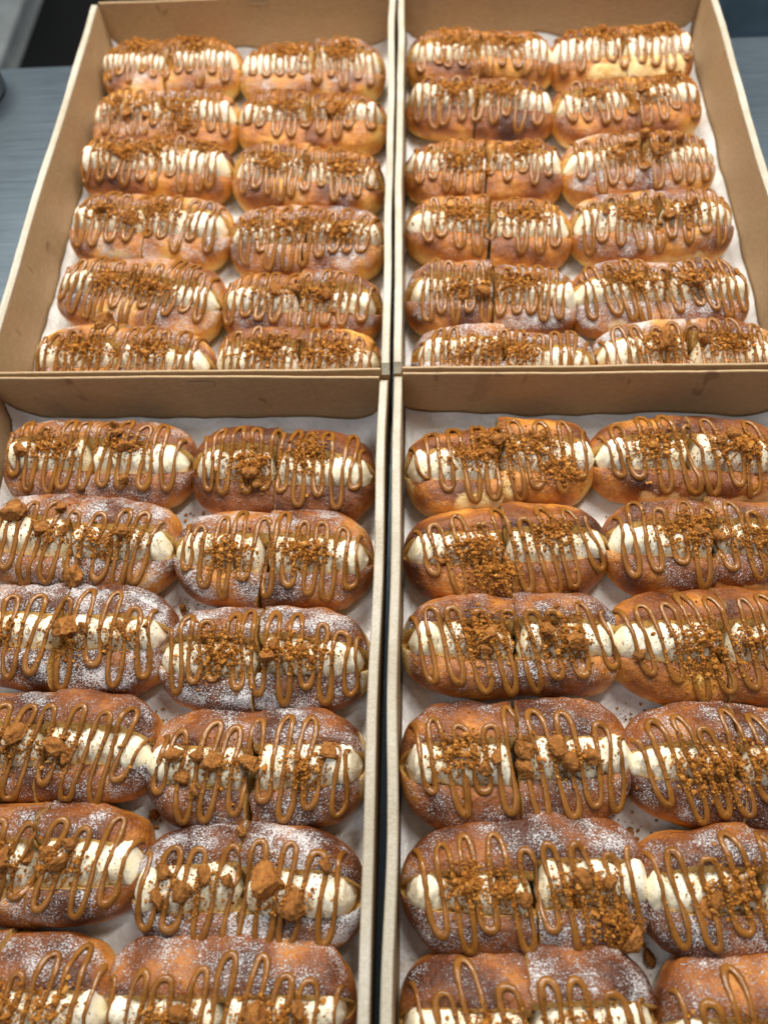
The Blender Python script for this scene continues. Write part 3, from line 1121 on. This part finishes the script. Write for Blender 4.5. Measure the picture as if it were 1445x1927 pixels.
bun('near left', 2, 1, -95, -190, 147, -1.7, 73, 'sugared bun with crumbs over both halves', pend=[1], sugar=(.8, .8), bake=.55, fines=[F_(-.38, 560, -.1, 12, 9), F_(.38, 380, -.05, 11), F_(.1, 160, -.1)], chunks=[(.07, -.15, 12), (.15, .1, 8)], gap=2.2, slant=.05)
bun('near left', 3, 0, -234, -254, 149, -1.9, 72, 'bun with lumpy crumbs and bare cream', sugar=(.6, .7), bake=.52, fines=[F_(.15, 260, -.05, 12), F_(-.3, 160)], chunks=[(-.17, .1, 13), (.2, .0, 16), (.02, .15, 12), (.28, -.2, 9)], slant=.25, loops=8)
bun('near left', 3, 1, -94, -264, 144, -0.5, 77, 'bun with row of chunks, split wide', pend=[1], sugar=(.6, .66), bake=.56, fines=[F_(-.3, 160, -.05, 14), F_(.45, 260, -.1, 8, 7)], chunks=[(-.68, .08, 12), (-.6, -.25, 10), (-.32, .0, 13), (-.05, .02, 15), (.66, .2, 12), (-.45, .12, 9), (-.5, -.45, 7)], gap=3.4, slant=.16, loops=8, kink=1.0)
bun('near left', 4, 0, -226, -322, 140, 0.4, 72, 'bun with golden end and steep drizzle', sugar=(.6, .65), bake=.50, fines=[F_(-.2, 160), F_(.3, 160)], chunks=[(-.18, .02, 13), (.0, .0, 9), (.3, -.05, 13), (.2, .1, 9), (.35, .25, 7)], slant=.30, loops=7)
bun('near left', 4, 1, -93, -333, 141, 1.7, 76, 'bun with the biggest biscuit disc', sugar=(.8, .85), bake=.60, fines=[F_(-.4, 120), F_(.35, 160, -.2)], chunks=[(-.68, .2, 12), (-.5, -.05, 11), (-.3, .15, 11), (-.12, .05, 9), (-.45, -.35, 9), (-.7, -.2, 9), (.23, .05, 20), (.45, -.25, 15), (.7, .25, 9), (-.05, .75, 9)], gap=2.2, slant=.18, loops=7)
bun('near left', 5, 0, -230, -397, 135, 3.0, 74, 'pale sugared bun at lower left corner', sugar=(.62, .66), bake=.42, fines=[F_(.0, 420, -.1, 14), F_(.5, 160)], chunks=[(.1, .0, 10)], slant=.24, loops=7)
bun('near left', 5, 1, -99, -398, 149, 1.4, 76, 'bun cut off by the bottom edge', sugar=(.6, .66), bake=.48, fines=[F_(-.4, 260, -.1), F_(.4, 260)], chunks=[(-.3, .0, 11), (.3, .0, 13), (.6, .05, 10)], slant=.20, loops=8, openb=-2)
# --- near right box
bun('near right', 0, 0, 73, -36, 147, 0.8, 74, 'golden bun with pale torn front corner', pend=[-1], sugar=(.12, .25), bake=.36, fines=[F_(-.1, 560, .05, 10, 8), F_(-.35, 260, -.1), F_(.35, 320, .1), F_(.6, 420, -.35, 9, 6)], chunks=[(-.05, .2, 12), (-.12, -.1, 8)], pale=[(-.45, .1, 1.0, 24)], slant=-.16, loops=8, step=1.5)
bun('near right', 0, 1, 215, -33, 150, -0.2, 70, 'shiny brown bun with long pale front', sugar=(.38, .3), bake=.44, fines=[F_(-.38, 520, .05, 10, 8), F_(.45, 760, .0, 13, 8)], chunks=[(.25, .1, 10), (.4, .25, 9)], pale=[(-.45, .85, 1.0, 15)], slant=-.12, loops=8)
bun('near right', 1, 0, 74, -111, 149, 1.8, 74, 'bun with crumbs spilling down its front', sugar=(.2, .35), bake=.46, fines=[F_(-.3, 620, -.1, 13, 8), F_(-.15, 560, -.5, 10, 8), F_(.45, 360, .15, 9)], chunks=[(-.62, -.25, 10)], pale=[(-.45, .55, 1.0, 15)], slant=-.22, loops=8)
bun('near right', 1, 1, 217, -104, 147, -1.5, 70, 'bun with crumb mound and golden front', sugar=(.5, .55), bake=.48, fines=[F_(-.15, 760, .05, 14, 8), F_(.45, 420, -.05)], chunks=[(-.1, .05, 10), (.1, .0, 10)], pale=[(-.45, .6, .75, 14)], slant=-.14, loops=8)
bun('near right', 2, 0, 75, -180, 151, 0.5, 72, 'bun with heaped crumbs and chunk edges', pend=[-1], sugar=(.45, .7), bake=.46, fines=[F_(-.28, 700, .0, 11, 9), F_(.4, 520, -.05, 10, 9)], chunks=[(-.2, .0, 12), (.28, .15, 12), (.5, -.15, 14), (-.25, -.25, 9), (.0, .05, 9)], slant=-.18, loops=8)
bun('near right', 2, 1, 212, -179, 146, 0.5, 78, 'smooth tan bun with upright chunk', sugar=(.16, .3), bake=.40, fines=[F_(-.15, 760, -.2, 13, 10), F_(.3, 320, -.1)], chunks=[(.05, -.1, 15), (-.75, -.3, 8)], slant=-.20, loops=8)
bun('near right', 3, 0, 74, -256, 148, 1.4, 80, 'bun with deep split in back flap', sugar=(.42, .62), bake=.50, fines=[F_(-.5, 420, .0, 9, 7), F_(.4, 220, -.1)], chunks=[(-.2, -.05, 9), (.05, .08, 13), (.05, -.2, 10), (.32, .1, 13), (.42, -.1, 14), (-.3, -.2, 9), (.6, -.05, 9)], gap=3.6, pale=[(-.2, .7, .85, 10)], slant=-.10, loops=8)
bun('near right', 3, 1, 211, -256, 142, 0.8, 75, 'reddish sugared bun with orange crumb drift', sugar=(.62, .66), bake=.54, fines=[F_(-.3, 620, -.2, 12, 8), F_(.1, 320, -.1)], slant=-.26, loops=8, openb=-2)
bun('near right', 4, 0, 76, -330, 152, 0.6, 77, 'large bun with caramel blob at left', sugar=(.42, .80), bake=.54, fines=[F_(-.48, 420, .0, 7, 7), F_(-.2, 260, -.1, 7), F_(.4, 420, -.05, 10), F_(.6, 220, -.45, 8)], chunks=[(.38, .08, 11), (.78, -.72, 14), (.6, .05, 8), (-.05, -.2, 8)], slant=-.14, loops=8)
bun('near right', 4, 1, 210, -331, 139, 1.1, 75, 'sugared bun with tilted chunk in front', sugar=(.62, .66), bake=.56, fines=[F_(-.2, 420, .0, 12, 8), F_(.2, 300)], chunks=[(-.5, -.25, 13), (-.4, -.1, 9)], slant=-.22, loops=7)
bun('near right', 5, 0, 73, -400, 146, 1.4, 76, 'bun with heavily sugared right half', sugar=(.34, .85), bake=.56, fines=[F_(-.3, 360, -.1), F_(.4, 300)], slant=-.16, loops=7, openb=-2)
bun('near right', 5, 1, 213, -399, 136, 1.4, 76, 'bun at the lower right corner', sugar=(.55, .6), bake=.50, fines=[F_(-.3, 300, -.1), F_(.3, 300)], slant=-.12, loops=7, openb=-2)

ORD = ['back', 'second', 'third', 'fourth', 'fifth', 'front']
for k, sp in enumerate(BUNS):
    res = build_bun(sp, 4000 + k * 17)
    rowtxt = f"{ORD[sp['row']]} row" + ('' if sp['row'] in (0, 5) else '')
    label = f"{sp['look']}, {'left' if sp['col'] == 0 else 'right'} of {rowtxt}, {sp['box']} box"
    root = add(obj('cream_bun', None), label=label, cat='bun', group='caramel cream buns in the boxes')
    root.location = (sp['x'] * MM, sp['y'] * MM, 0.0018)
    root.rotation_euler = (0, 0, math.radians(sp['ang']))
    for me in res['bread']:
        add(obj('bread_half', me), root)
    for me in res['cream']:
        add(obj('cream_filling', me), root)
    add(obj('caramel_drizzle', res['drizzle']), root)
    for (x, y, z, s, a, b, c, m) in res['chunks']:
        o = add(obj('biscuit_chunk', CHUNKS[m]), root)
        o.location = (x * MM, y * MM, z * MM)
        o.scale = (s, s, s)
        o.rotation_euler = (b, c, a)
    add(obj('biscuit_crumbs', res['fines']), root, kind='stuff')

# ------------------------------------------------------------------ crumbs fallen on the paper
rng = np.random.default_rng(5)
P, S = [], []
for (x, y, n, sx, sy) in ((150, -78, 60, 9, 5), (148, -150, 22, 8, 6), (150, -225, 46, 12, 8), (-165, -150, 70, 8, 6), (-168, -70, 26, 7, 6),
                          (148, -292, 26, 8, 8), (143, -362, 30, 8, 7), (-165, -292, 22, 7, 7), (-20, -300, 8, 6, 20), (148, 250, 16, 6, 10),
                          (5, -372, 9, 6, 8), (-10, -228, 8, 5, 8), (0, -150, 6, 4, 8), (-168, -230, 14, 6, 8)):
    for k in range(n):
        s = float(np.clip(rng.lognormal(-.55, .5), .2, 1.5))
        P.append((x + rng.normal(0, sx), y + rng.normal(0, sy), 1.6 + s * .5))
        S.append(s)
cv, cf, ct = crumb_cloud(np.array(P), np.array(S), rng)
o = obj('loose_crumbs', mesh_np('loose_crumbs', cv * MM, cf, [M['fine']], smooth=False, attrs={'tint': ct}))
add(o, label='fine biscuit crumbs fallen on the white paper between buns', cat='crumbs', kind='stuff')
for k, (x, y, s, lab) in enumerate((
        (150, -367, 9, 'dark biscuit lump on paper beside front row, near right box'),
        (147, -297, 7, 'small biscuit lump on paper beside fourth row, near right box'),
        (-164, -147, 8, 'small biscuit lump on paper between second and third rows, near left box'),
        (146, -229, 6, 'small biscuit lump on paper between third and fourth rows, near right box'),
        (-163, -292, 9, 'biscuit lump on paper between the fourth and fifth rows, near left box'))):
    o = obj('loose_biscuit_lump', CHUNKS[(k * 3 + 1) % len(CHUNKS)])
    o.location = (x * MM, y * MM, (1.6 + s * .3) * MM)
    o.scale = (s * .55,) * 3
    o.rotation_euler = (0.2 * k, 0.3, k * 1.7)
    add(o, label=lab, cat='biscuit', group='biscuit lumps fallen on the paper')
